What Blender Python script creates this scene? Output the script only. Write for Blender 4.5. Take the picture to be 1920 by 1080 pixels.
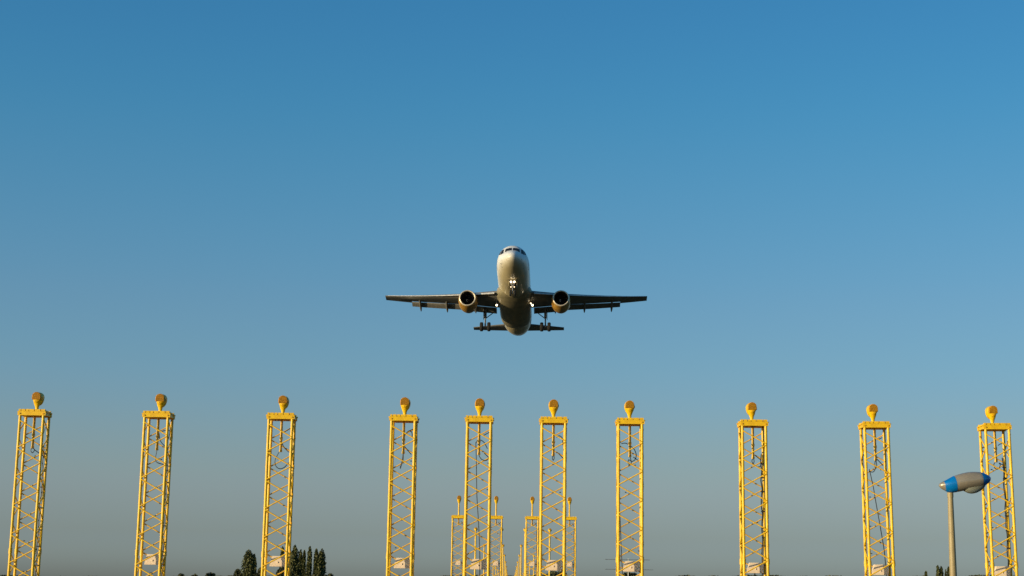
import bpy, math, random
from math import sin, cos, pi, radians as rad
from mathutils import Vector, Matrix
random.seed(7)
for o in list(bpy.data.objects): bpy.data.objects.remove(o)
S = bpy.context.scene
COL = S.collection

# ------------------------------------------------------------------ camera
YAW, PITCH, ROLL, FPX = -0.0017216, 0.189675, 0.0145772, 3000.0
CAMP = Vector((0, 0, 1.7))
fw = Vector((sin(YAW)*cos(PITCH), cos(YAW)*cos(PITCH), sin(PITCH)))
r0 = Vector((cos(YAW), -sin(YAW), 0)); u0 = r0.cross(fw)
rt = r0*cos(ROLL) + u0*sin(ROLL); up = -r0*sin(ROLL) + u0*cos(ROLL)
cam_d = bpy.data.cameras.new('camera'); cam = bpy.data.objects.new('camera', cam_d); COL.objects.link(cam)
m = Matrix((rt, up, -fw)).transposed().to_4x4(); m.translation = CAMP
cam.matrix_world = m
cam_d.sensor_width = 36; cam_d.lens = FPX/1920*36; cam_d.clip_start = .1; cam_d.clip_end = 20000
S.camera = cam

# ------------------------------------------------------------------ light
SUN_EL, SUN_TO = 6.5, 31.0          # elevation; degrees from pure left towards the camera
sd = Vector((-cos(rad(SUN_TO))*cos(rad(SUN_EL)), -sin(rad(SUN_TO))*cos(rad(SUN_EL)), sin(rad(SUN_EL))))  # towards the sun
W = bpy.data.worlds.new('World'); S.world = W; W.use_nodes = True
nt = W.node_tree; nt.nodes.clear()
sky = nt.nodes.new('ShaderNodeTexSky'); sky.sky_type = 'NISHITA'; sky.sun_disc = False
sky.sun_elevation = rad(SUN_EL); sky.sun_rotation = math.atan2(sd.x, sd.y)
sky.altitude = 0; sky.air_density = 1.0; sky.dust_density = 1.0; sky.ozone_density = 1.6
bg = nt.nodes.new('ShaderNodeBackground'); bg.inputs[1].default_value = 0.15
wo = nt.nodes.new('ShaderNodeOutputWorld')

# a clear dry evening sky: deeper blue aloft, grey near the horizon
geo = nt.nodes.new('ShaderNodeTexCoord'); sep = nt.nodes.new('ShaderNodeSeparateXYZ'); nt.links.new(geo.outputs['Generated'], sep.inputs[0])
mr = nt.nodes.new('ShaderNodeMapRange'); mr.inputs[1].default_value = 0; mr.inputs[2].default_value = .4
nt.links.new(sep.outputs[2], mr.inputs[0])
ramp = nt.nodes.new('ShaderNodeValToRGB'); ramp.color_ramp.interpolation = 'CARDINAL'; nt.links.new(mr.outputs[0], ramp.inputs[0])
SKYT = [(0.0197, [0.658, 0.954, 2.121]), (0.0359, [0.61, 0.802, 1.575]), (0.0718, [0.672, 0.787, 1.188]), (0.131, [0.615, 0.855, 1.183]), (0.1902, [0.555, 0.896, 1.21]), (0.2774, [0.4, 0.95, 1.29]), (0.358, [0.318, 0.93, 1.344])]
er = ramp.color_ramp.elements
er[0].position = SKYT[0][0]/.4; er[0].color = [v/4 for v in SKYT[0][1]]+[1]
er[1].position = SKYT[-1][0]/.4; er[1].color = [v/4 for v in SKYT[-1][1]]+[1]
for z_, c_ in SKYT[1:-1]:
    e_ = er.new(z_/.4); e_.color = [v/4 for v in c_]+[1]
vm = nt.nodes.new('ShaderNodeVectorMath'); vm.operation = 'MULTIPLY'; vs_ = nt.nodes.new('ShaderNodeVectorMath'); vs_.operation = 'SCALE'; vs_.inputs['Scale'].default_value = 4
nt.links.new(sky.outputs[0], vm.inputs[0]); nt.links.new(ramp.outputs[0], vm.inputs[1]); nt.links.new(vm.outputs[0], vs_.inputs[0])
ev = nt.nodes.new('ShaderNodeMath'); ev.operation = 'MULTIPLY_ADD'; ev.inputs[1].default_value = -.8; ev.inputs[2].default_value = 4.12
nt.links.new(sep.outputs[0], ev.inputs[0]); nt.links.new(ev.outputs[0], vs_.inputs['Scale'])
nt.links.new(vs_.outputs[0], bg.inputs[0]); nt.links.new(bg.outputs[0], wo.inputs[0])
sl = bpy.data.lights.new('sun', 'SUN'); sl.energy = 4.9; sl.angle = rad(.5); sl.color = (1.0, .80, .49)
so = bpy.data.objects.new('sun', sl); COL.objects.link(so); so.location = (-60, -30, 40)
so.rotation_euler = (-sd).to_track_quat('-Z', 'Y').to_euler()
S.view_settings.view_transform = 'Standard'; S.view_settings.look = 'None'
S.view_settings.exposure = 0.0; S.view_settings.gamma = 1
S.cycles.max_bounces = 6

# ------------------------------------------------------------------ materials
def mat(name, col, rough=.5, metal=0., col2=None, scale=3., bump=0., bscale=40., coat=0., trans=0., emis=None, detail=6, lo=.35, hi=.7, alpha=1., bdist=.0006):
    M = bpy.data.materials.new(name); M.use_nodes = True
    n = M.node_tree.nodes; l = M.node_tree.links; b = n['Principled BSDF']
    b.inputs['Base Color'].default_value = (*col, 1); b.inputs['Roughness'].default_value = rough
    b.inputs['Metallic'].default_value = metal; b.inputs['Coat Weight'].default_value = coat
    b.inputs['Transmission Weight'].default_value = trans; b.inputs['Alpha'].default_value = alpha
    tc = n.new('ShaderNodeTexCoord')
    if col2:
        t = n.new('ShaderNodeTexNoise'); t.inputs['Scale'].default_value = scale; t.inputs['Detail'].default_value = detail
        l.new(tc.outputs['Object'], t.inputs['Vector'])
        r = n.new('ShaderNodeMapRange'); r.inputs[1].default_value = lo; r.inputs[2].default_value = hi
        l.new(t.outputs[0], r.inputs[0])
        mx = n.new('ShaderNodeMix'); mx.data_type = 'RGBA'
        mx.inputs[6].default_value = (*col, 1); mx.inputs[7].default_value = (*col2, 1)
        l.new(r.outputs[0], mx.inputs[0]); l.new(mx.outputs[2], b.inputs['Base Color'])
        r2 = n.new('ShaderNodeMapRange'); r2.inputs[3].default_value = rough-.08; r2.inputs[4].default_value = min(1, rough+.12)
        l.new(t.outputs[0], r2.inputs[0]); l.new(r2.outputs[0], b.inputs['Roughness'])
    if bump:
        t = n.new('ShaderNodeTexNoise'); t.inputs['Scale'].default_value = bscale
        l.new(tc.outputs['Object'], t.inputs['Vector'])
        bp = n.new('ShaderNodeBump'); bp.inputs['Strength'].default_value = bump; bp.inputs['Distance'].default_value = bdist
        l.new(t.outputs[0], bp.inputs['Height']); l.new(bp.outputs[0], b.inputs['Normal'])
    if emis:
        b.inputs['Emission Color'].default_value = (*emis[0], 1); b.inputs['Emission Strength'].default_value = emis[1]
    return M
YEL = mat('yellow_paint', (.90, .55, .004), .42, col2=(.72, .41, .006), scale=11, bump=.15)
YELW = mat('yellow_paint_dull', (.78, .46, .03), .55, col2=(.58, .34, .025), scale=13, bump=.15)  # duller than the main yellow: rear bracing, centre tube, box rail
YELD = mat('dark_ochre_fins', (.66, .32, .006), .6, col2=(.50, .23, .006), scale=12, bump=.2)  # darker ochre for the lamp fins, fin plate and small fittings
STEEL = mat('galvanised_steel', (.42, .42, .4), .45, .8, col2=(.3, .3, .29), scale=20)
BLK = mat('black_rubber_cable', (.02, .02, .022), .5)
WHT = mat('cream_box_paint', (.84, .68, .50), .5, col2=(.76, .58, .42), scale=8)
CONC = mat('concrete', (.34, .33, .3), .9, col2=(.24, .23, .21), scale=6, bump=.5)
LENS = mat('lamp_glass', (.8, .85, .85), .08, coat=.5, col2=(.6, .65, .65), scale=20)
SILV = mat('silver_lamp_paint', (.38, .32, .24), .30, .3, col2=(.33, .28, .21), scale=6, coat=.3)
BLUE = mat('blue_lamp_paint', (.0, .17, .52), .3, col2=(.0, .14, .44), scale=8, coat=.4)
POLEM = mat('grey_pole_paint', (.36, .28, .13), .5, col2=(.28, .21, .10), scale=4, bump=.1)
BOWL = mat('lamp_bowl_plastic', (.36, .37, .29), .22, trans=.5, col2=(.34, .35, .28), scale=10)
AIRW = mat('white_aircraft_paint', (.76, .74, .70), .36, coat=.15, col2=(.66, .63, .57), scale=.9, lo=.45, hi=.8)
def belly_shade(M, z0, z1, col):            # underside shade painted into the colour, fading out up the sides
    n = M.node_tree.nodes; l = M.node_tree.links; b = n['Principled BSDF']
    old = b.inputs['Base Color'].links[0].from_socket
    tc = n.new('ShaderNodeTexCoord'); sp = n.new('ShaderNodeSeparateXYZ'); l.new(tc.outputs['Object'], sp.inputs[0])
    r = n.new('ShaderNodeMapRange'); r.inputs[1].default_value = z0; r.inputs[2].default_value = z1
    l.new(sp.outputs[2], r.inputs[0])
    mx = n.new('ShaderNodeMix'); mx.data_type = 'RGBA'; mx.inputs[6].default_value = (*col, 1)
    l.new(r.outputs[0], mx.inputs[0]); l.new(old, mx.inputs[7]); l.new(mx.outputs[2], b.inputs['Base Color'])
belly_shade(AIRW, -1.5, -.2, (.46, .39, .23))
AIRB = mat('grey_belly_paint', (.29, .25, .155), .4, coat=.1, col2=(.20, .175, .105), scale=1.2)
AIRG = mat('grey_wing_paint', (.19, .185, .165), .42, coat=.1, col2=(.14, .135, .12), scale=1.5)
FLAPM = mat('light_slat_paint', (.66, .64, .6), .4, col2=(.4, .4, .39), scale=2)
COWL = mat('ochre_cowl_paint', (.50, .27, .04), .35, coat=.4, col2=(.36, .19, .03), scale=1.6)
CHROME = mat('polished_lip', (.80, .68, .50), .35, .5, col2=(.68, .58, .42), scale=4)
DARKM = mat('dark_intake', (.035, .03, .028), .6, col2=(.05, .04, .03), scale=5)
FANM = mat('titanium_blades', (.10, .09, .085), .4, .7, col2=(.07, .065, .06), scale=5)
TYRE = mat('tyre_rubber', (.012, .012, .012), .9, col2=(.018, .017, .016), scale=15)
GEARM = mat('gear_leg_metal', (.32, .31, .29), .4, .4, col2=(.22, .21, .2), scale=9)
GLASS = mat('cockpit_glass', (.004, .004, .005), .5, coat=.0, col2=(.02, .02, .024), scale=3)
LIGHT = mat('landing_light_glow', (1, .9, .7), .3, emis=((1, .80, .50), 7))
LIGHTS = mat('small_light_glow', (1, .9, .7), .3, emis=((1, .78, .5), 3))
LEAF = mat('poplar_leaves', (.10, .105, .024), .6, col2=(.05, .058, .014), scale=.6)
LEAF2 = mat('bush_leaves', (.08, .08, .024), .65, col2=(.045, .05, .016), scale=.5)
BARK = mat('bark', (.11, .085, .06), .9, col2=(.07, .055, .04), scale=3, bump=.5)
GRASS = mat('dry_grass', (.045, .037, .008), .95, col2=(.026, .026, .007), scale=.08, bump=.6, bscale=6, detail=10, bdist=.05)

# ------------------------------------------------------------------ mesh helpers
class MB:
    def __init__(s): s.v = []; s.f = []
    def add(s, vs, fs):
        b = len(s.v); s.v += [Vector(v) for v in vs]; s.f += [tuple(i+b for i in f) for f in fs]; return s
    def box(s, c, d, M=None):
        x, y, z = d[0]/2, d[1]/2, d[2]/2
        vs = [Vector((sx*x, sy*y, sz*z)) for sx in (-1, 1) for sy in (-1, 1) for sz in (-1, 1)]
        if M: vs = [M @ v for v in vs]
        return s.add([v+Vector(c) for v in vs], [(0,1,3,2),(4,6,7,5),(0,4,5,1),(2,3,7,6),(0,2,6,4),(1,5,7,3)])
    def tube(s, pts, r, n=8, cap=True):
        pts = [Vector(p) for p in pts]; k = len(pts); rs = r if isinstance(r, (list, tuple)) else [r]*k
        t0 = (pts[1]-pts[0]).normalized(); a = t0.orthogonal().normalized(); vs = []; fs = []
        for i, p in enumerate(pts):
            t = (pts[min(i+1, k-1)]-pts[max(i-1, 0)]).normalized()
            a = (a - t*a.dot(t)).normalized(); b = t.cross(a)
            vs += [p + (a*cos(2*pi*j/n)+b*sin(2*pi*j/n))*rs[i] for j in range(n)]
        for i in range(k-1):
            for j in range(n): q = (j+1) % n; fs.append((i*n+j, i*n+q, (i+1)*n+q, (i+1)*n+j))
        if cap: fs.append(tuple(range(n))[::-1]); fs.append(tuple(range((k-1)*n, k*n)))
        return s.add(vs, fs)
    def rings(s, R, cap0=True, cap1=True, closed=True):
        n = len(R[0]); vs = [v for r in R for v in r]; fs = []
        for i in range(len(R)-1):
            for j in range(n if closed else n-1): q = (j+1) % n; fs.append((i*n+j, i*n+q, (i+1)*n+q, (i+1)*n+j))
        if cap0: fs.append(tuple(range(n))[::-1])
        if cap1: fs.append(tuple(range((len(R)-1)*n, len(R)*n)))
        return s.add(vs, fs)
    def lathe(s, prof, n=24, axis='Z', c=(0, 0, 0), cap0=True, cap1=True, a0=0., a1=2*pi):
        R = []; full = abs(a1-a0-2*pi) < 1e-6; m = n if full else n+1
        for h, r in prof:
            ring = []
            for j in range(m):
                a = a0+(a1-a0)*j/n; u, v = r*cos(a), r*sin(a)
                p = (u, v, h) if axis == 'Z' else ((u, h, v) if axis == 'Y' else (h, u, v))
                ring.append(Vector(p)+Vector(c))
            R.append(ring)
        return s.rings(R, cap0, cap1, full)
    def build(s, name, m, parent=None, smooth=35, loc=(0, 0, 0)):
        me = bpy.data.meshes.new(name); me.from_pydata([tuple(v) for v in s.v], [], s.f); me.update()
        me.materials.append(m)
        if smooth:
            for p in me.polygons: p.use_smooth = True
            me.set_sharp_from_angle(angle=rad(smooth))
        o = bpy.data.objects.new(name, me); COL.objects.link(o); o.location = loc
        if parent: o.parent = parent
        return o
def link(name, me, parent, loc=(0, 0, 0)):
    o = bpy.data.objects.new(name, me); COL.objects.link(o); o.parent = parent; o.location = loc; return o
def thing(name, label, cat, loc=(0, 0, 0), group=None):
    o = bpy.data.objects.new(name, None); COL.objects.link(o); o.location = loc; o.empty_display_size = .2
    o['label'] = label; o['category'] = cat
    if group: o['group'] = group
    return o
def tag(o, label, cat, group=None):
    o['label'] = label; o['category'] = cat
    if group: o['group'] = group
def kind(o, k): o['kind'] = k; return o
def smoothpath(pts, k=6):
    P = [Vector(p) for p in pts]
    if len(P) < 3: return P
    P = [P[0]*2-P[1]] + P + [P[-1]*2-P[-2]]; out = []
    for i in range(1, len(P)-2):
        for j in range(k):
            t = j/k; a, b, c, d = P[i-1:i+3]
            out.append(.5*((2*b)+(c-a)*t+(2*a-5*b+4*c-d)*t*t+(3*b-a-3*c+d)*t**3))
    return out+[P[-2]]

# ------------------------------------------------------------------ ground
g = MB(); N = 24
xs = [-9000+750*i for i in range(N+1)]
vs = [(x, y, 0) for y in xs for x in xs]
g.add(vs, [(j*(N+1)+i, j*(N+1)+i+1, (j+1)*(N+1)+i+1, (j+1)*(N+1)+i) for j in range(N) for i in range(N)])
kind(g.build('ground', GRASS, smooth=0), 'structure')

# ------------------------------------------------------------------ lattice light towers
HW, HY = .218, .18                          # half distance between leg axes, across and in depth
def brace_mb(H, face):
    b = MB(); P = .265; r = .0115
    z = H-.20; side = 0
    off = {'front': 0, 'rear': 1, 'left': 1, 'right': 0}[face]
    e = .03
    while z-P > .25:
        a, c = (-HW, HW) if (side+off) % 2 == 0 else (HW, -HW)
        z0, z1 = z-.012, z-P+.012
        d = HW-.0
        if face == 'front': p, q = (a, -HY-.02, z0), (c, -HY-.02, z1)
        if face == 'rear': p, q = (a, HY+.02, z0), (c, HY+.02, z1)
        if face == 'left': p, q = (-HW-.02, a*HY/HW, z0), (-HW-.02, c*HY/HW, z1)
        if face == 'right': p, q = (HW+.02, a*HY/HW, z0), (HW+.02, c*HY/HW, z1)
        b.tube([p, q], r, 8); z -= P; side += 1
    return b
def lamp_parts(root, z, pole):
    """lamp on top of frame: z = top of the frame, pole = height of the stem; rear faces the camera (-y)"""
    cz = z+pole
    st = MB(); st.lathe([(z-.002, .045), (z+.014, .045), (z+.016, .03), (cz-.16, .027), (cz-.12, .03)], 14)
    st.build('lamp_stem', YEL, root)
    hd = MB(); R = []                        # drum housing, opening forward (+y), domed at the back, drawn out downwards
    for yy, r in ((-.085, .04), (-.078, .064), (-.055, .080), (-.02, .088), (.05, .092), (.10, .096), (.112, .096), (.112, .084)):
        R.append([Vector((r*cos(2*pi*j/32), yy, cz+r*sin(2*pi*j/32)*(1.0 if sin(2*pi*j/32) > 0 else 1.62))) for j in range(32)])
    hd.rings(R); h = hd.build('lamp_housing', YEL, root)
    f = MB()                                 # vertical cooling fins on the upper half of the back
    for i in range(8):
        x = -.068+.0194*i; hh = math.sqrt(max(0, .084**2-x*x))
        f.box((x, -.075, cz+(hh-.055)/2), (.009, .06, hh+.055))
    f.build('cooling_fins', YELD, h, smooth=0)
    pl = MB(); pl.rings([[Vector((r*cos(a_), yy, cz+(r*sin(a_) if a_ <= pi else -.058))) for a_ in [pi*j/20 for j in range(21)]+[pi+.01, 2*pi-.01]] for yy, r in ((-.088, .083), (-.06, .087))]); pl.build('fin_plate', YELD, h)
    l = MB(); l.lathe([(.110, .09), (.120, .05), (.122, .01)], 24, 'Y', (0, 0, cz)); l.build('lamp_lens', LENS, h)
    y = MB()                                 # funnel shaped bracket behind the housing
    R = []
    for zz, w, d in ((cz-.056, .066, .055), (cz-.09, .066, .055), (cz-.13, .060, .052), (cz-.155, .050, .046), (cz-.19, .037, .036), (max(z+.012, cz-.25), .028, .028)):
        R.append([Vector((w*cos(2*pi*j/16), -.05+d*sin(2*pi*j/16)*.9+min(.05, (cz-zz)*.3), zz)) for j in range(16)])
        if pole > .4 and zz < cz-.17: break
    y.rings(R); yy = y.build('lamp_bracket', YEL, root, 30)
    bo = MB(); bo.box((0, -.115, cz-.09), (.014, .02, .03)); bo.build('adjusting_bolt', YELD, yy, 0)
    bo = MB(); bo.box((.082, -.02, cz-.03), (.03, .012, .05)); bo.build('tilt_bracket', YELD, h, 0)
def frame_parts(root, z):
    """head frame; z = its top"""
    w, wy = .252, .212
    t = MB()
    t.box((0, 0, z-.085), (2*w, 2*wy-.03, .05))
    t.box((0, -wy+.03, z-.082), (2*w+.02, .05, .075)); t.box((0, wy-.03, z-.082), (2*w+.02, .05, .075))
    fr = t.build('head_frame', YEL, root, 0)
    c = MB(); edges = [-w, -w+.05, -w+.13, -.055, .05, .165, w]
    for a, b in zip(edges[:-1], edges[1:]):
        c.box(((a+b)/2, -wy+.034, z-.022), (b-a-.012, .05, .04)); c.box(((a+b)/2, wy-.034, z-.022), (b-a-.012, .05, .04))
    c.box((0, 0, z-.03), (2*w-.02, .31, .03))
    c.build('clamp_rail', YEL, fr, 0)
    for sx in (-1, 1):
        for sy in (-1, 1):
            e = MB(); e.tube([(sx*(w+.005), sy*(wy-.05), z-.05), (sx*(w+.024), sy*(wy-.05), z-.05)], .015, 10); e.build('frame_bolt', YEL, fr)
        e = MB(); e.tube([(sx*HW, -wy+.01, z-.085), (sx*HW, -wy-.006, z-.085)], .014, 10); e.build('leg_bolt', YELD, fr)
CACHE = {}
def cached(key, fn):
    if key not in CACHE: CACHE[key] = fn()
    return CACHE[key]
def copy_tree(o, parent=None):
    c = o.copy(); COL.objects.link(c); c.parent = parent
    for ch in o.children: copy_tree(ch, c)
    return c
def make_tower(H, pole, tube_len, slim=1.):
    root = thing('approach_light_tower', '', 'light tower')
    for sx in (-1, 1):
        for sy in (-1, 1):
            l = MB(); l.tube([(sx*HW, sy*HY, .05), (sx*HW, sy*HY, H-.11)], .026, 14)
            for zz in (H-2.62,): l.tube([(sx*HW, sy*HY, zz-.05), (sx*HW, sy*HY, zz+.05)], .033, 14)
            l.tube([(sx*HW, sy*HY, .05), (sx*HW, sy*HY, .12)], .05, 14)
            l.build('leg', YEL, root)
    for f in ('front', 'rear', 'left', 'right'):
        brace_mb(H, f).build('lattice_bracing', YELW if f == 'rear' else YEL, root)
    frame_parts(root, H); lamp_parts(root, H, pole)
    for o in root.children:
        if o.name.startswith('lamp_housing'): o.scale.x = slim
        if o.name.startswith('lamp_'): o.location.y = .10
    t = MB(); t.tube([(0, 0, H-.1), (0, 0, H-.12-tube_len)], .024, 14); t.tube([(0, 0, H-.12-tube_len*.55), (0, 0, H-.12-tube_len*.55-.05)], .031, 14)
    t.tube([(0, 0, H-.10-tube_len), (0, 0, H-.14-tube_len)], .029, 14)
    t.build('centre_tube', YELW, root)
    f = MB(); f.box((0, 0, .0), (.75, .7, .1)); f.build('concrete_footing', CONC, root, 0)
    return root
def cabinet(root, z, w=.27, h=.19, x=0.045, y=.11):
    b = MB(); prof = [(x-w/2-.035, z-h/2), (x-w/2-.03, z-h/2+.05), (x-w/2+.01, z+h/2), (x+w/2, z+h/2), (x+w/2-.015, z-h/2)]
    R = [[Vector((px, yy, pz)) for px, pz in prof] for yy in (y-.07, y+.07)]
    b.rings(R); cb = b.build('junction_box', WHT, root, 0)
    s = MB(); s.box((x-.02, y-.077, z-h*.1), (.012, .012, .03)); s.build('box_latch', WHT, cb, 0)
    r = MB(); r.tube([(-HW, HY+.012, z-.02), (HW, HY+.012, z-.02)], .008, 8); r.build('box_rail', YELW, root)
def leg_cable(H, x, y, z0):
    pts = []; z = z0; k = 0
    while z > .2:
        pts.append((x+random.uniform(-.012, .012), y+random.uniform(-.01, .01), z)); z -= .16; k += 1
    return pts
T3 = -.0; A = lambda pts, y=.02: [(p[0], p[1] if len(p) == 3 else y, p[-1]) for p in pts]
CAB = [
 [A([(0,-.7),(-.035,-.75),(0,-.80),(.035,-.75),(.01,-.715),(.06,-.76),(.14,.12,-.82),(.19,.19,-.86)]), A([(.17,.19,-.3),(.13,.19,-.5),(.15,.19,-.8),(.2,.2,-.9)]), 'leg'],
 [A([(0,-.7),(-.01,-.78),(-.02,-.85),(-.005,-.93),(.08,-.97),(.17,.15,-.98)]), A([(.05,-.38),(.12,-.35),(.19,.19,-.34),(.17,.19,-.5)]), A([(.02,-.4),(.06,-.55),(.15,.15,-.66)]), 'leg'],
 [A([(-.02,-.7),(-.06,-.78),(-.10,-.88),(-.08,-.98),(-.01,-1.03),(.07,-1.01),(.13,-.95),(.19,.19,-.85)]), A([(.02,-.55),(.06,-.63),(.14,.12,-.71)]), A([(.04,-.35),(.15,.15,-.26)])],
 [A([(0,-.7),(0,-.82),(-.03,-.93),(-.05,-1.0)]), A([(-.002,-.70),(-.02,-.85),(-.055,-.99)]), A([(.02,-.58),(.14,.14,-.72)]), A([(.0,-.42),(.04,-.34),(.1,-.29),(.15,-.32),(.16,-.42)]), A([(.07,-.3),(.17,.17,-.24)])],
 [A([(0,-.7),(.02,-.76),(.07,-.81),(.14,-.82),(.18,.17,-.78)]), A([(-.055,-.50),(-.03,-.45),(.03,-.44),(.1,-.49),(.16,-.6)]), A([(-.06,-.48),(-.045,-.8),(-.035,-1.1),(-.02,-1.5),(.02,-2.0),(.05,-2.5),(.06,-3.0),(.08,-4.8)]), A([(.07,-.36),(.19,.18,-.28)]), A([(.1,-.68),(.19,.18,-.76)])],
 [A([(0,-.7),(-.018,-.75),(0,-.80),(.018,-.75),(0,-.7)]), A([(.06,-.37),(.11,-.34),(.17,.1,-.38),(.18,.18,-.5)]), A([(.1,-.67),(.19,.18,-.75)])],
 [A([(-.16,-.47),(-.08,-.46),(0,-.50),(.08,-.57),(.12,-.67),(.1,-.76),(.04,-.80),(-.02,-.77),(-.03,-.83),(0,-.86),(.03,-.82),(0,-.7)]), A([(-.19,.1,-1.6),(-.17,.1,-2.0),(-.15,.1,-2.5),(-.12,.05,-3.0),(-.08,.05,-3.3),(-.07,.05,-4.8)]), A([(.07,-.72),(.16,.14,-.77)])],
 [A([(0,-.7),(-.02,-.76),(0,-.81),(.02,-.77),(0.01,-.7)]), A([(.0,-.81),(.06,-.86),(.13,-.86),(.18,.17,-.78)]), A([(.05,-.66),(.17,.17,-.73)]), 'leg'],
 [A([(0,-.7),(-.015,-.80),(0,-.86),(.02,-.8),(.01,-.7)]), A([(0,-.86),(-.05,-.93),(-.13,-.92)]), A([(-.2,.15,-.85),(-.235,.15,-.72),(-.2,.15,-.6),(-.17,.15,-.66)]), A([(-.12,-.88),(-.06,-1.2),(-.02,-1.5),(.05,-2.0),(.1,-2.4),(.13,.1,-2.8),(.16,.15,-3.4),(.17,.17,-4.8)]), A([(.02,-.68),(.16,.15,-.80)]), A([(.05,-.33),(.16,.15,-.28)])],
 [A([(0,-.7),(-.04,-.76),(-.02,-.83),(.04,-.84),(.08,-.77),(.06,-.73),(.15,.13,-.76)]), A([(.06,-.4),(.12,.12,-.37),(.18,.18,-.35)]), 'leg'],
]
LAB = ['leftmost yellow lattice tower of the front row, at the left edge',
 'second yellow lattice tower from the left, white box low inside, standing in open sky',
 'third yellow lattice tower from the left, in front of poplars, cable in a loop',
 'fourth yellow lattice tower from the left, standing alone left of the centre pair',
 'left tall tower of the centre pair, long black cable slanting down inside',
 'right tall tower of the centre pair, round dark tree behind its foot',
 'yellow lattice tower just right of the centre pair, thin aerial rods behind it',
 'third yellow lattice tower from the right edge, black cable down its rear right leg',
 'second yellow lattice tower from the right edge, long cable slanting down inside',
 'rightmost yellow lattice tower, partly behind the blue and silver street lamp head']
G1 = 'yellow lattice towers of the front light row'
PX1 = [-8.912, -6.602, -4.303, -2.025, -.623, .760, 2.181, 4.468, 6.734, 8.969]
PX1 = [x*30/29.75 for x in PX1]
LEAN = [0, 0, 0, 0, 0, 0, 0, 0, -.010, -.010]
H1 = 4.99
proto = make_tower(H1, .262, .58)
for i, x in enumerate(PX1):
    t = proto if i == 0 else copy_tree(proto)
    t['label'] = LAB[i]; t['group'] = G1
    t.rotation_euler = (0, LEAN[i], random.uniform(-.02, .02))
    t.location = (x-H1*sin(LEAN[i]), 30.0, 0)
for i, t in enumerate([o for o in COL.objects if o.name.startswith('approach_light_tower')]):
    if i != 0: cabinet(t, 2.255 if i < 7 else 2.26)
    for p in CAB[i]:
        if p == 'leg':
            c = MB(); c.tube(smoothpath(leg_cable(H1, HW-.045, HY-.03, H1-.62), 3), .011, 6)
            z = H1-.8
            while z > .3:
                c.box((HW-.03, HY-.035, z), (.06, .03, .02)); z -= random.uniform(.2, .42)
            c.build('cable', BLK, t)
        else:
            c = MB(); c.tube(smoothpath([(q[0], q[1]*.8, q[2]+H1) for q in p]), .0078, 6); c.build('cable', BLK, t)
    # small dark cable ties on the bracing
    for k in range(5):
        c = MB(); c.box((random.uniform(-.12, .19), HY+.045, H1-.85-k*.53+random.uniform(-.03, .03)), (.03, .02, .016)); c.build('cable_tie', BLK, t, 0)

# second row: same masts with a longer stem
H2 = 4.59
proto2 = make_tower(H2, .65, .22, .84)
lab2 = ['leftmost shorter tower of the second row, half hidden by the left centre tower',
 'second shorter tower of the second row, peeking out right of the left centre tower',
 'third shorter tower of the second row, peeking out left of the right centre tower',
 'rightmost shorter tower of the second row, just right of the right centre tower']
c = MB(); c.tube(smoothpath([(0, .02, H2-.36), (.05, .08, H2-.33), (.12, .14, H2-.28), (.19, .18, H2-.22)]), .008, 6); c.build('cable', BLK, proto2)
c = MB(); c.tube([(.09, .1, H2-.22), (.19, .18, H2-.36)], .008, 6); c.build('cable', BLK, proto2)
c = MB(); c.tube(smoothpath(leg_cable(H2, HW-.04, HY-.03, H2-.4), 2), .010, 6); c.build('cable', BLK, proto2)
cabinet(proto2, 2.85, .2, .16)
for i, x in enumerate([-1.954, -.572, .771, 2.152]):
    t = proto2 if i == 0 else copy_tree(proto2)
    t['label'] = lab2[i]; t['group'] = 'shorter light towers of the second row'; t.location = (x*60/59.75, 60, 0)

# farther rows: single posts
def make_post(H):
    root = thing('approach_light_post', '', 'light post')
    p = MB(); p.lathe([(0, .09), (.03, .09), (.04, .05), (H-.25, .045), (H-.16, .03), (H-.1, .03)], 12); p.build('post', YEL, root)
    hd = MB(); hd.lathe([(-.085, .035), (-.07, .068), (-.04, .086), (.06, .098), (.115, .104), (.118, .02)], 16, 'Y', (0, 0, H)); h = hd.build('lamp_housing', YEL, root)
    f = MB()
    for i in range(7):
        x = -.066+.022*i; hh = math.sqrt(max(0, .088**2-x*x)); f.box((x, -.07, H+.006+hh/2), (.012, .05, hh))
    f.build('cooling_fins', YELD, h, 0)
    b = MB(); b.tube([(0, -.045, H+.01), (0, -.045, H-.05), (0, -.01, H-.16)], [.055, .052, .03], 10); b.build('lamp_bracket', YEL, root)
    return root
ROWN = {3: 'third', 4: 'fourth', 5: 'fifth', 6: 'sixth', 7: 'seventh', 8: 'eighth', 9: 'ninth', 10: 'tenth'}
XS = {3: [-1.976, -.535, .784, 2.149], 4: [-1.983, -.59, .76, 2.125], 5: [-1.97, -.589, .793, 2.124], 6: [-1.938, -.577, .76, 2.084]}
POS = ['leftmost of four', 'second from the left', 'third from the left', 'rightmost of four']
for rows, H in (((3,), 5.29), (range(4, 11), 5.31)):
    pp = make_post(H); first = True
    for n in rows:
        for k in range(4):
            t = pp if first else copy_tree(pp); first = False
            t.location = (XS.get(n, [-1.95, -.58, .77, 2.11])[k], 30*n, 0)
            t['label'] = 'yellow light post, %s row from the front, %s' % (ROWN[n], POS[k])
            t['group'] = 'single light posts receding behind the towers'

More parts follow.
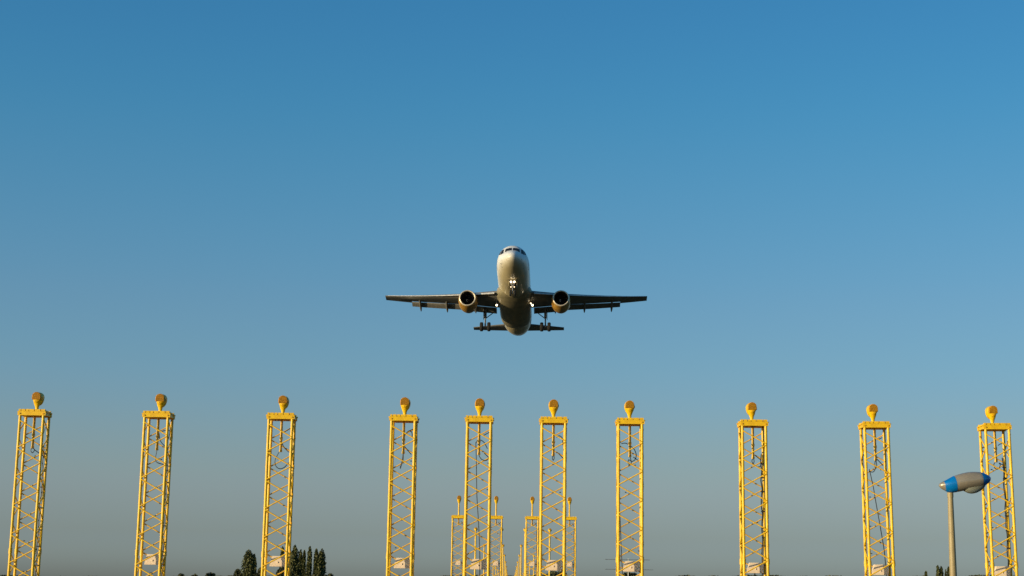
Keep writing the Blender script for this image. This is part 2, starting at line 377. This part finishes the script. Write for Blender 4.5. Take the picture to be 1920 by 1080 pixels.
# ------------------------------------------------------------------ street lamp
def inv(px, py, Y):
    d = fw*FPX + rt*(px-960) - up*(py-540); return CAMP + d*(Y/d.y)
LY = 24.0; base = inv(1787, 1080, LY)
sl_ = thing('street_lamp', 'street lamp with silver and blue bullet shaped head on a grey pole', 'street lamp', (base.x+.004, LY, 0))
bx = base.x+.004
topz = inv(1779, 930, LY).z
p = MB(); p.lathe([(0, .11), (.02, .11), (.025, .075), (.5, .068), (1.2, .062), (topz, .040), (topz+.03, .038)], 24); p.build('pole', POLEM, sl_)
d_ = MB(); d_.box((0, -.07, .55), (.06, .012, .3)); d_.build('access_door', STEEL, sl_, 0)
# silhouette of the head, in pixels of the lamp detail: (x, axis y, up, down)
A0, A1 = inv(1740+222/10.8, 860+548/10.8, LY), inv(1740+1272/10.8, 860+392/10.8, LY)
A0 -= sl_.location; A1 -= sl_.location
ax = (A1-A0); L = ax.length; ax.normalize(); un = Vector((-ax.z, 0, ax.x)); pm = 1/(10.8*FPX/LY)
prof = [(0, 14, 14), (.012, 38, 34), (.035, 54, 66), (.06, 62, 88), (.094, 72, 114), (.14, 84, 150), (.20, 108, 172), (.30, 146, 176), (.40, 168, 174), (.50, 180, 168),
        (.58, 184, 163), (.66, 180, 157), (.74, 167, 150), (.80, 154, 150), (.86, 128, 130), (.91, 98, 108), (.95, 68, 82), (.98, 38, 50), (1, 8, 10)]
def hring(t, u, d, grow=0., n=32):
    c = A0+ax*(L*t); out = []
    w = (u+d)/2*pm*1.05+grow
    for j in range(n):
        a = 2*pi*j/n; s_, c_ = sin(a), cos(a); h = (u*pm+grow) if s_ > 0 else (d*pm+grow)
        out.append(c+Vector((0, w*c_*(1 if s_ > 0 else .88+.12*c_*c_), 0))+un*(h*s_))
    return out
def pint(t):
    for a, b in zip(prof[:-1], prof[1:]):
        if a[0] <= t <= b[0]:
            k = (t-a[0])/(b[0]-a[0]); return a[1]+(b[1]-a[1])*k, a[2]+(b[2]-a[2])*k
ts = sorted(set([q[0] for q in prof]+[.1, .295, .82]))
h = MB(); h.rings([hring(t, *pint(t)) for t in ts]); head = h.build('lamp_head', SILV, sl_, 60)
h = MB(); h.rings([hring(t, *pint(t), grow=.0025) for t in (.098, .105, .14, .20, .25, .298, .305)], False, False); h.build('blue_band', BLUE, head, 60)
h = MB(); h.rings([hring(t, *pint(t), grow=.0022) for t in (.818, .83, .86, .91, .95, .98, 1)], False, True); h.build('blue_nose_cap', BLUE, head, 60)
h = MB()
R = []
for t, dd in ((.44, 172), (.47, 198), (.52, 232), (.57, 250), (.62, 255), (.69, 246), (.76, 222), (.82, 186), (.86, 146)):
    c = A0+ax*(L*t); w = .098*math.sqrt(max(.02, 1-((t-.66)/.215)**2))
    R.append([c+Vector((0, w*cos(2*pi*j/24), 0))-un*((130 if sin(2*pi*j/24) > 0 else 130+(dd-130)*abs(sin(2*pi*j/24)))*pm) for j in range(24)])
h.rings(R); h.build('light_bowl', BOWL, head, 60)
h = MB(); s_ = MB()
c = A0+ax*(L*.16)-un*(150*pm)
h.tube([(0, 0, topz-.02), (0, 0, topz+.05)], .045, 20); h.build('pole_collar', POLEM, sl_)
# seam along the side of the head
h = MB(); h.tube([hring(t, *pint(t), grow=.0005)[25] for t in (.31, .4, .5, .6, .7, .8)], .0022, 6); h.build('head_seam', POLEM, head)

# ------------------------------------------------------------------ airliner
PL = thing('airliner', 'white twin engined airliner coming head on, wheels down, landing lights lit', 'airplane')
yw, pt_, bk = -.0297, .1362, -.0067
Rx = Matrix(((1, 0, 0), (0, cos(pt_), sin(pt_)), (0, -sin(pt_), cos(pt_))))
Rz = Matrix(((cos(yw), -sin(yw), 0), (sin(yw), cos(yw), 0), (0, 0, 1)))
Ry = Matrix(((cos(bk), 0, sin(bk)), (0, 1, 0), (-sin(bk), 0, cos(bk))))
PM = (Rz @ Rx @ Ry)
Mw = PM.to_4x4(); Mw.translation = Vector((-.3884, 182.27, 41.06)); PL.matrix_world = Mw
# fuselage: (s, top z, bottom z, half width)
FS = [(0, -.50, -.60, .05), (.06, -.33, -.77, .24), (.15, -.19, -.90, .40), (.35, .0, -1.07, .62), (.6, .17, -1.21, .82), (1.0, .40, -1.38, 1.06), (1.4, .60, -1.51, 1.24), (1.9, .98, -1.63, 1.42), (2.4, 1.42, -1.73, 1.58),
      (2.9, 1.76, -1.81, 1.69), (3.6, 1.97, -1.91, 1.80), (4.5, 2.05, -1.99, 1.90), (5.6, 2.07, -2.05, 1.96), (7, 2.07, -2.07, 1.975), (12, 2.07, -2.07, 1.975), (18, 2.07, -2.07, 1.975), (23.5, 2.07, -2.07, 1.975),
      (25.5, 2.07, -1.93, 1.95), (27.5, 2.06, -1.62, 1.86), (29.5, 2.04, -1.18, 1.70), (31.5, 2.0, -.66, 1.46), (33.5, 1.93, -.08, 1.14), (35.2, 1.83, .45, .80), (36.5, 1.72, .88, .50), (37.3, 1.60, 1.14, .28), (37.57, 1.52, 1.22, .17)]
def fus(s):
    F = FS
    i = 0
    while i < len(F)-2 and s > F[i+1][0]: i += 1
    a, b = F[i], F[i+1]; k = min(1, max(0, (s-a[0])/(b[0]-a[0])))
    def cr(c):
        p0 = F[max(i-1, 0)]; p3 = F[min(i+2, len(F)-1)]; d = b[0]-a[0]
        m0 = (b[c]-p0[c])/(b[0]-p0[0]) if b[0] != p0[0] else 0; m1 = (p3[c]-a[c])/(p3[0]-a[0])
        if i == 0: m0 = (b[c]-a[c])/d
        if i < 2: return a[c]+(b[c]-a[c])*k
        return (2*k**3-3*k*k+1)*a[c]+(k**3-2*k*k+k)*d*m0+(-2*k**3+3*k*k)*b[c]+(k**3-k*k)*d*m1
    return cr(1), cr(2), cr(3)
def fpt(s, phi, off=0.):
    t, b, w = fus(s); c, hh = (t+b)/2, (t-b)/2
    return Vector(((w+off)*sin(phi), s, c+(hh+off)*cos(phi)))
def fpn(s, phi, off):
    e = 1e-3; p = fpt(s, phi); n = (fpt(s, phi+e)-p).cross(fpt(s+e, phi)-p); n.normalize()
    if n.dot(p-Vector((0, s+.3, -.2))) < 0: n = -n
    return p+n*off
ss = [0, .03, .06, .1, .15, .25, .35, .48, .6, .8, 1.0, 1.2, 1.4, 1.65, 1.9, 2.15, 2.4, 2.65, 2.9, 3.25, 3.6, 4, 4.5, 5, 5.6, 6.3, 7, 9, 12, 15, 18, 21, 23.5, 24.5, 25.5, 26.5, 27.5, 28.5, 29.5, 30.5, 31.5, 32.5, 33.5, 34.4, 35.2, 36, 36.5, 37, 37.3, 37.57]
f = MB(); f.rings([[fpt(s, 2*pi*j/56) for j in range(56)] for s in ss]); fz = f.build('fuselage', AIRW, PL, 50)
ap = MB(); ap.lathe([(0, .13), (.12, .12), (.121, .05)], 20, 'Y', (0, 37.55, 1.37)); ap.build('tail_exhaust', DARKM, fz)
def patch(c4, off=.012, n=6):
    """c4: (s, phi) at the four corners, a grid lying on the skin"""
    (s0, p0), (s1, p1), (s2, p2), (s3, p3) = c4; vs = []
    for i in range(n+1):
        for j in range(n+1):
            u, v = i/n, j/n
            s = (s0*(1-u)+s1*u)*(1-v)+(s3*(1-u)+s2*u)*v; p = (p0*(1-u)+p1*u)*(1-v)+(p3*(1-u)+p2*u)*v
            vs.append(fpn(s, p, off))
    return vs, [(i*(n+1)+j, (i+1)*(n+1)+j, (i+1)*(n+1)+j+1, i*(n+1)+j+1) for i in range(n) for j in range(n)]
for sg in (-1, 1):
    for q in ([(1.46, .05), (1.58, .74), (2.24, .56), (2.12, .04)], [(1.62, .90), (2.15, 1.18), (2.80, .86), (2.42, .66)], [(2.24, 1.2), (2.85, 1.25), (3.2, 1.0), (2.90, .90)]):
        w_ = MB(); w_.add(*patch([(s, sg*ph) for s, ph in q])); w_.build('cockpit_window', GLASS, fz)
        fr_ = MB()
        cs = [fpn(s, sg*ph, .008) for s, ph in q]
    pr = MB(); pr.tube([fpn(1.9, sg*2.0, .0), fpn(1.85, sg*2.0, .12), fpn(1.55, sg*2.0, .14)], .02, 6); pr.build('air_probe', GEARM, fz)
# small dark access marks on the nose
for s, ph in ((1.35, -1.75), (1.1, 1.7), (2.3, -2.3), (2.8, 2.2)):
    k_ = MB(); k_.add(*patch([(s, ph), (s+.09, ph), (s+.09, ph+.07), (s, ph+.07)], .004, 2)); k_.build('static_port', DARKM, fz)
for k in range(2):
    an = MB(); s = (8.5, 22.5)[k]
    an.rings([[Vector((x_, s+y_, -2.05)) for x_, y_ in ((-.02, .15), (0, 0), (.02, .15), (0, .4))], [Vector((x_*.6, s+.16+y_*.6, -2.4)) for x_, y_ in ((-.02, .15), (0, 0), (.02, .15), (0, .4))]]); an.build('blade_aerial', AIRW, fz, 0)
# passenger windows and doors on both sides
pw = MB()
for sg in (-1, 1):
    for k in range(44):
        s = 6.6+.533*k
        if 30 < s: break
        pw.add(*patch([(s, sg*1.30), (s+.23, sg*1.30), (s+.23, sg*1.46), (s, sg*1.46)], .006, 2))
kind(pw.build('cabin_windows', GLASS, fz), 'stuff')
for sg in (-1, 1):
    dr = MB()
    for s0 in (4.3, 29.6):
        for a, b in (((s0, 1.1), (s0, 1.85)), ((s0+.85, 1.1), (s0+.85, 1.85)), ((s0, 1.1), (s0+.85, 1.1)), ((s0, 1.85), (s0+.85, 1.85))):
            dr.tube([fpn(a[0]+(b[0]-a[0])*k/6, sg*(a[1]+(b[1]-a[1])*k/6), .0) for k in range(7)], .013, 5)
    dr.build('door_outline', AIRG, fz)
# belly fairing
bf = MB(); R = []
for s, w, b in ((9.9, 1.2, -2.02), (10.6, 1.85, -2.12), (11.4, 2.14, -2.30), (12.2, 2.26, -2.45), (13.2, 2.16, -2.56), (14.5, 2.04, -2.64), (17, 2.0, -2.70), (20, 2.0, -2.72), (21.6, 1.92, -2.70), (22.4, 1.75, -2.62), (22.9, 1.4, -2.4), (23.0, 1.0, -2.0)):
    ring = []
    for j in range(40):
        a = 2*pi*j/40; c_, s_ = cos(a), sin(a)
        ring.append(Vector((w*abs(s_)**.85*(1 if s_ > 0 else -1), s, (b+.15)/2 - .0 + abs((b+.0)/2+.1)*abs(c_)**.9*(1 if c_ > 0 else -1))))
    R.append(ring)
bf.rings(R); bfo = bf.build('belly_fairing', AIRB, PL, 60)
# aerofoil sections
def foil(y, s0, ch, z, t, tw=0., n=14, camber=.02):
    up_, lo = [], []
    for i in range(n+1):
        x = .5*(1-cos(pi*i/n)); th = 5*t*(.2969*math.sqrt(x)-.126*x-.3516*x*x+.2843*x**3-.1036*x**4); cb = camber*4*x*(1-x)
        up_.append((x, cb+th)); lo.append((x, cb-th))
    pts = up_[::-1]+lo[1:-1]
    return [Vector((y, s0+ch*(x*cos(tw)+zz*sin(tw)), z+ch*(zz*cos(tw)-(x-.25)*sin(tw)))) for x, zz in pts]
def wing_le(y): return 11.2+(abs(y)-1.6)*.525
def wing_z(y): y = abs(y); return -1.28+.092*(y-1.6)+.0033*(y-1.6)**2
def wing_ch(y):
    y = abs(y); te = 18.3 if y < 6.4 else 18.3+(y-6.4)*.262
    return te-wing_le(y)
FE = 13.35
for sg in (-1, 1):
    w = MB(); R = []
    for y, fac in ((1.2, .80), (3, .80), (5, .80), (6.4, .79), (9, .79), (11.5, .79), (FE, .79), (FE+.02, 1.0), (15, 1.0), (16.3, 1.0), (16.75, 1.0)):
        ch = wing_ch(y)*fac; R.append(foil(sg*y, wing_le(y), ch, wing_z(y), (.145-.025*(y/17))/fac**.6 if fac < 1 else .11, rad(3-3.4*y/17)))
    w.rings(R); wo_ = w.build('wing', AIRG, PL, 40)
    # slats
    for a, b in ((2.45, 5.0), (6.35, 16.4)):
        sl2 = MB(); R = []
        for k in range(7):
            y = a+(b-a)*k/6; ch = wing_ch(y)
            R.append(foil(sg*y, wing_le(y)-.075*ch-.03, .15*ch+.10, wing_z(y)-.032*ch+.02, .20, rad(-17), 8, .06))
        sl2.rings(R); sl2.build('slat', FLAPM, wo_, 40)
    # flaps
    for a, b in ((2.35, 6.35), (6.45, FE)):
        fl = MB(); R = []
        for k in range(5):
            y = a+(b-a)*k/4; ch = wing_ch(y); fc = 1.18-.03*(y-6.4) if y > 6.4 else 1.25
            R.append(foil(sg*y, wing_le(y)+.80*ch+.07, fc, wing_z(y)-(.13 if y > 6.4 else .19)-.05*max(0, 3-y*.4), .13, rad(20), 10, .02))
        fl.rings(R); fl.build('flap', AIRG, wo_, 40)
    # flap track fairings
    for y, ln in ((5.05, 2.9), (8.75, 2.9), (12.25, 2.5)):
        tf = MB(); s0 = wing_le(y)+wing_ch(y)*.62; z0 = wing_z(y)-.12
        P = [(s0-.4, z0+.12, .05), (s0, z0+.0, .13), (s0+.7, z0-.12, .18), (s0+1.2, z0-.20, .19), (s0+1.7, z0-.36, .16), (s0+2.1, z0-.52, .10), (s0+2.3, z0-.62, .02)]
        tf.rings([[Vector((sg*y+r*.85*cos(2*pi*j/14), s+.25*r*sin(2*pi*j/14), z+1.25*r*sin(2*pi*j/14))) for j in range(14)] for s, z, r in P]); tf.build('flap_track_fairing', AIRG, wo_, 50)
    # wingtip fence
    tp = MB(); ys = sg*16.75; s0 = wing_le(16.75); z0 = wing_z(16.75)
    def fin_ring(x, pts): return [Vector((x, s0+a, z0+b)) for a, b in pts]
    P = [(.05, 0), (.75, .2), (1.3, .32), (1.6, .32), (1.65, .1), (1.62, -.08), (1.35, -.1), (.8, -.06)]
    tp.rings([fin_ring(ys-.03, P), fin_ring(ys+.03, P)]); tp.build('wingtip_fence', AIRG, wo_, 0)
    # root landing light
    ll = MB(); ll.lathe([(-.08, .02), (-.07, .09), (-.02, .12), (.05, .10), (.12, .04)], 18, 'Y', (sg*2.22, 13.5, -2.22)); ll.build('landing_light', LIGHT, wo_)
    hs = MB(); hs.lathe([(-.0, .125), (.10, .13), (.2, .08)], 18, 'Y', (sg*2.22, 13.53, -2.22)); hs.tube([(sg*2.22, 13.65, -2.2), (sg*2.3, 13.7, -1.45)], .05, 8); hs.build('light_housing', GEARM, wo_)
l2 = MB(); l2.lathe([(-.05, .02), (-.04, .07), (.05, .09), (.1, .04)], 14, 'Y', (2.02, 13.2, -2.05)); l2.build('landing_light', LIGHTS, bfo)
# engines
for sg in (-1, 1):
    cx, cz, s0 = sg*5.75, -1.98, 11.3
    nm = MB(); nm.lathe([(s0+.14, 1.045), (s0+.5, 1.12), (s0+1.2, 1.18), (s0+2.2, 1.17), (s0+2.8, 1.08), (s0+3.4, .93), (s0+4.0, .74), (s0+4.3, .64), (s0+4.31, .58), (s0+3.7, .58)], 44, 'Y', (cx, 0, cz), False, False)
    nc = nm.build('engine_cowl', COWL, PL, 50)
    lp = MB(); lp.lathe([(s0+.142, 1.046), (s0+.06, 1.02), (s0+.015, .98), (s0, .935), (s0+.03, .89), (s0+.10, .86)], 44, 'Y', (cx, 0, cz), False, False); lp.build('intake_lip', CHROME, nc, 60)
    du = MB(); du.lathe([(s0+.10, .86), (s0+.4, .83), (s0+1.0, .85), (s0+1.35, .87), (s0+1.4, .3), (s0+1.4, .01)], 40, 'Y', (cx, 0, cz), False, True); du.build('intake_duct', DARKM, nc, 50)
    fn = MB()
    for k in range(22):
        a = 2*pi*k/22
        def bp(r, da, ds): return Vector((cx+r*cos(a+da), s0+1.15+ds, cz+r*sin(a+da)))
        fn.add([bp(.25, -.10, -.10), bp(.25, .16, .08), bp(.84, .13, .10), bp(.84, -.07, -.06), bp(.55, -.09, -.09), bp(.55, .14, .09)], [(0, 1, 5, 4), (4, 5, 2, 3)])
    fn.build('fan', FANM, nc, 0)
    sp = MB(); sp.lathe([(s0+.78, .01), (s0+.82, .07), (s0+.95, .16), (s0+1.15, .25)], 24, 'Y', (cx, 0, cz), True, False); sp.build('spinner', FANM, nc, 60)
    swl = MB(); swl.tube([Vector((cx+(.07+.13*k/12)*cos(1.9+k*.22)*1.03, s0+.80+.20*k/12-.012, cz+(.07+.13*k/12)*sin(1.9+k*.22)*1.03)) for k in range(13)], [.015+.02*sin(pi*k/12) for k in range(13)], 6); swl.build('spinner_swirl', WHT, nc)
    cr_ = MB(); cr_.lathe([(s0+3.7, .53), (s0+4.5, .46), (s0+4.9, .34), (s0+4.91, .28), (s0+5.4, .05)], 28, 'Y', (cx, 0, cz), False, True); cr_.build('exhaust_cone', DARKM, nc, 50)
    py = MB(); R = []
    for s, zb, zt, hw in ((s0+.9, cz+1.12, cz+1.2, .03), (s0+1.6, cz+1.1, cz+1.36, .16), (s0+3, cz+.9, wing_z(5.75)+.12, .2), (s0+4.4, cz+.5, wing_z(5.75)-.05, .19), (s0+5.6, cz+.8, wing_z(5.75)-.1, .1), (s0+6.3, cz+1.2, wing_z(5.75)-.1, .03)):
        R.append([Vector((cx-hw, s, zb)), Vector((cx+hw, s, zb)), Vector((cx+hw, s, zt)), Vector((cx-hw, s, zt))])
    py.rings(R); py.build('engine_pylon', AIRG, PL, 40)
# tailplanes and fin
for sg in (-1, 1):
    tpn = MB(); tpn.rings([foil(sg*y, 30.9+(y-.4)*.66, 3.9-(y-.4)*.42, .92+.105*(y-.4), .10, rad(-2)) for y in (.4, 2, 4, 6.0, 6.22)]); tpn.build('tailplane', AIRG, PL, 40)
fi = MB(); R = []
for z, s0, ch in ((1.7, 28.2, 7.6), (2.6, 29.8, 5.6), (4.5, 31.3, 4.5), (6.5, 32.9, 3.4), (7.75, 33.9, 2.7), (7.85, 34.1, 2.4)):
    R.append([Vector((v.z-0, v.y, z)) for v in foil(0, s0, ch, 0, .10, 0, 12, 0)])
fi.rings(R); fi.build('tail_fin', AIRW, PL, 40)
# main gear
def wheel(root, x, s, z, r, w):
    t = MB(); t.lathe([(x-w/2, r*.55), (x-w/2, r*.78), (x-w/2+.05*r, r*.92), (x-w*.28, r*.985), (x, r), (x+w*.28, r*.985), (x+w/2-.05*r, r*.92), (x+w/2, r*.78), (x+w/2, r*.55)], 28, 'X', (0, s, z), False, False)
    o = t.build('wheel', TYRE, root, 40)
    h_ = MB(); h_.lathe([(x-w*.40, r*.1), (x-w*.38, r*.57), (x+w*.38, r*.57), (x+w*.40, r*.1)], 20, 'X', (0, s, z)); h_.build('wheel_hub', GEARM, o, 40)
for sg in (-1, 1):
    gx = sg*3.80; gz = -3.72; gs = 17.7
    st = MB(); st.tube([(gx, gs, -1.2), (gx, gs-.0, -2.55)], .17, 14); st.tube([(gx, gs, -2.5), (gx, gs, gz+.02)], .095, 12)
    st.tube([(gx-.16, gs-.02, -2.55), (gx+.16, gs-.02, -2.55)], .07, 10); st.tube([(gx-.40, gs, gz), (gx+.40, gs, gz)], .075, 10)
    leg = st.build('main_gear', GEARM, PL, 40)
    b_ = MB(); b_.tube([(gx, gs, -2.65), (gx-sg*1.45, gs, -1.5)], .055, 8); b_.build('side_brace', DARKM, leg)
    b_ = MB(); b_.tube([(gx, gs-.1, -2.75), (gx, gs-.42, -3.1), (gx, gs-.1, -3.5)], .045, 8); b_.build('torque_link', GEARM, leg)
    b_ = MB(); b_.tube([(gx+.07, gs-.11, -2.4), (gx+.06, gs-.12, -3.0), (gx+.02, gs-.1, gz+.1)], .018, 6); b_.build('brake_hose', BLK, leg)
    d2 = MB(); d2.box((gx+sg*.22, gs+.1, -1.95), (.06, 1.0, 1.35)); d2.build('gear_door', AIRG, leg, 0)
    wheel(leg, gx-.465, gs, gz, .585, .42); wheel(leg, gx+.465, gs, gz, .585, .42)
    tl = MB(); tl.lathe([(-.05, .02), (-.03, .05), (.04, .05)], 12, 'Y', (gx, gs-.14, -3.33)); tl.build('gear_fitting', CHROME, leg)
# nose gear
ng = MB(); ng.tube([(0, 4.80, -1.7), (0, 4.65, -2.75)], .10, 12); ng.tube([(0, 4.65, -2.7), (0, 4.60, -3.62)], .06, 10); ng.tube([(-.26, 4.60, -3.62), (.26, 4.60, -3.62)], .05, 8)
ng.tube([(-.3, 4.55, -2.42), (.3, 4.55, -2.42)], .035, 8); ng.tube([(-.20, 4.52, -2.92), (.20, 4.52, -2.92)], .03, 8)
ng.tube([(0, 4.55, -2.8), (-.33, 4.45, -2.3), (-.36, 4.55, -1.9)], .03, 6); ng.tube([(0, 4.55, -2.8), (.33, 4.45, -2.3), (.36, 4.55, -1.9)], .03, 6)
nl = ng.build('nose_gear', GEARM, PL, 40)
wheel(nl, -.25, 4.60, -3.62, .38, .22); wheel(nl, .25, 4.60, -3.62, .38, .22)
for sg in (-1, 1):
    q = MB(); q.lathe([(-.05, .02), (-.03, .08), (.0, .105), (.05, .10), (.12, .05)], 16, 'Y', (sg*.20, 4.45, -2.24)); q.build('taxi_light', LIGHT, nl)
    q = MB(); q.lathe([(-.04, .02), (-.02, .045), (.05, .055), (.09, .03)], 14, 'Y', (sg*.20, 4.45, -2.88)); q.build('turnoff_light', LIGHTS, nl)
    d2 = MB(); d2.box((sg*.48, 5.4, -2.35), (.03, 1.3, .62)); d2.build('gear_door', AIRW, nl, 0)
b_ = MB(); b_.tube([(0, 4.7, -2.85), (0, 5.95, -1.95)], .05, 8); b_.build('drag_strut', GEARM, nl)
wb = MB(); wb.box((0, 5.4, -2.045), (.8, 1.9, .08)); wb.build('wheel_bay', DARKM, fz, 0)

# ------------------------------------------------------------------ aerial behind the towers
AY = 150.0; a1 = inv(1178, 1047, AY)
am = thing('aerial_mast', 'thin aerial mast with two long crossed rods, behind the tower right of the centre pair', 'aerial', (a1.x, AY, 0))
q = MB(); q.tube([(0, 0, 0), (0, 0, a1.z)], [.06, .03], 8); q.build('mast', STEEL, am)
for py_, wl, wr in ((1050, 2.15, 2.0), (1068.5, 2.15, 2.3)):
    z = inv(1178, py_, AY).z
    q = MB(); q.tube([(-wl, 0, z+.03), (wr, 0, z+.03)], .022, 6)
    for k in range(7): x = -wl+.1+(wl+wr-.2)*k/6; q.tube([(x, -.35, z+.03), (x, .35, z+.03)], .012, 5)
    q.build('cross_rod', STEEL, am)

# ------------------------------------------------------------------ trees
def leaf_cloud(mb, pt, n, size):
    for _ in range(n):
        c = pt()
        if c is None: continue
        a = Vector((random.gauss(0, 1), random.gauss(0, 1), random.gauss(0, 1))).normalized(); b = a.orthogonal().normalized(); cc = a.cross(b)
        s_ = size*random.uniform(.55, 1.25); b = b*s_; cc = cc*s_*.7
        i = len(mb.v); mb.v += [c-b*.9, c-cc*.6, c+b, c+cc]; mb.f.append((i, i+1, i+2, i+3))
def poplar(x, top_y, wpx, label, Y=600., group='columnar poplars on the skyline', dense=1., mtl=LEAF):
    P_ = inv(x, top_y, Y); H = P_.z; W_ = wpx/FPX*Y/2*1.18
    root = thing('poplar_tree', label, 'tree', (P_.x, Y, 0), group)
    t = MB(); t.tube([(0, 0, 0), (.1, 0, H*.3), (0, 0, H*.9)], [.35, .22, .05], 8); t.build('trunk', BARK, root)
    cr = MB(); st_ = [(random.uniform(-.45, .45), random.uniform(-.45, .45), random.uniform(.88, .99), random.uniform(.42, .6)) for _ in range(9)]
    st_[0] = (0, 0, 1.0, .7)
    st_ += [(random.uniform(-.7, .7), random.uniform(-.7, .7), random.uniform(.3, .75), random.uniform(.28, .42)) for _ in range(8)]
    def pt():
        sx, sy, h_, r_ = random.choice(st_); u = random.random()
        z = H*(.06+(h_-.06)*u); k = (1-u**8)**.7*(.6+.4*min(1, u*5))
        a = random.uniform(0, 2*pi); rr_ = r_*W_*k*math.sqrt(random.random())*random.uniform(.85, 1.15)
        tap = 1-.28*(z/H)**3
        return Vector((sx*W_*tap+rr_*cos(a), sy*W_*tap+rr_*sin(a), z))
    leaf_cloud(cr, pt, int(8000*dense), .42); cr.build('crown', mtl, root, 0)
def bush(x, top_y, wpx, label, Y=520., name='bushy_tree', cat='tree', n=1600, hfac=.62, group=None):
    P_ = inv(x, top_y, Y); H = P_.z; W_ = wpx/FPX*Y/2
    root = thing(name, label, cat, (P_.x, Y, 0), group)
    t = MB(); t.tube([(0, 0, 0), (0, 0, H*.4)], [.3, .2], 8)
    lumps = [(random.uniform(-.65, .65), random.uniform(-.6, .6), random.uniform(.3, .82)) for _ in range(11)]+[(0, 0, .85)]
    for lx, ly, lz in lumps[:6]: t.tube([(0, 0, H*.35), (lx*W_*.7, ly*W_*.7, H*(1-hfac+lz*hfac)*.92)], [.14, .05], 6)
    t.build('trunk', BARK, root)
    cr = MB()
    def pt():
        lx, ly, lz = random.choice(lumps); q_ = Vector((random.gauss(0, 1), random.gauss(0, 1), random.gauss(0, 1))).normalized()*random.random()**.45
        r_ = .38
        return Vector(((lx+q_.x*r_)*W_, (ly+q_.y*r_)*W_, min(H*1.01, H*(1-hfac)+H*hfac*(lz*.86+q_.z*.24+.0))))
    leaf_cloud(cr, pt, int(n*1.6), .48); cr.build('crown', LEAF2, root, 0)
poplar(466, 1030, 22, 'broad columnar poplar left of the third tower from the left, apart from the row')
poplar(477, 1038, 9, 'slim poplar grown against the right side of the lone broad poplar')
poplar(530, 1025, 8, 'slim poplar seen through the third tower from the left')
poplar(553, 1022, 17, 'tallest, broadest poplar just right of the third tower from the left')
poplar(564, 1031, 9, 'narrow poplar touching the right side of the tallest poplar')
poplar(571, 1031, 6, 'thinnest poplar, between the tallest poplar and the gap in the row')
poplar(581, 1024, 12, 'poplar with sky gaps on both sides in the middle of the row')
poplar(593, 1029, 11, 'second poplar from the right end of the left hand row')
poplar(604, 1029, 16, 'rightmost poplar of the left hand row, broad at its foot')
poplar(1736, 1071, 6, 'small poplar on its own left of the pair by the street lamp pole', group='poplars by the street lamp')
poplar(1758, 1060, 9, 'taller left half of the poplar pair left of the street lamp pole', group='poplars by the street lamp')
poplar(1764.5, 1062, 8, 'right half of the poplar pair left of the street lamp pole', group='poplars by the street lamp')
poplar(1773, 1068, 3.5, 'thin poplar closest to the street lamp pole, the shorter of two', group='poplars by the street lamp', dense=.4)
poplar(1778, 1063, 5, 'poplar half hidden by the left edge of the street lamp pole', group='poplars by the street lamp')
bush(447, 1065, 14, 'small round tree at the left foot of the lone broad poplar', 560)
bush(489, 1063, 18, 'dark round tree low between the lone poplar and the third tower', 560)
bush(527, 1062, 15, 'dark tree low behind the third tower from the left', 560)
bush(619, 1074, 24, 'low round tree at the right end of the poplar row', 560)
bush(1037, 1069, 54, 'round dark treetop seen through the right centre tower', 420)
bush(1176, 1071, 48, 'spiky dark treetop seen through the tower right of the centre pair', 420)
bush(395, 1072, 18, 'low skyline tree left of the poplars, tallest of its low group', 700)
bush(366, 1075, 20, 'middle low skyline tree between the second tower and the poplars', 700)
bush(340, 1074, 16, 'low ragged tree on the skyline just right of the second tower', 700)
bush(1415, 1074, 4, 'tiny pointed treetop seen through the third tower from the right', 600, n=300)
# distant woods
tl_ = MB()
ph = [random.uniform(0, 6) for _ in range(6)]
def ptw():
    x = random.uniform(-330, 330); h = 10.5+.0146*x+.35*sin(x*.05+ph[0])+.3*sin(x*.17+ph[1])+.3*sin(x*.43+ph[2])
    u = random.random(); z = h*(1-u*u*.9)
    return Vector((x, 805+random.uniform(-9, 9), z))
leaf_cloud(tl_, ptw, 30000, .8)
w_ = tl_.build('distant_woods', LEAF2, None, 0); w_['kind'] = 'stuff'; w_['label'] = 'low dark line of distant woods along the bottom edge'; w_['category'] = 'woods'
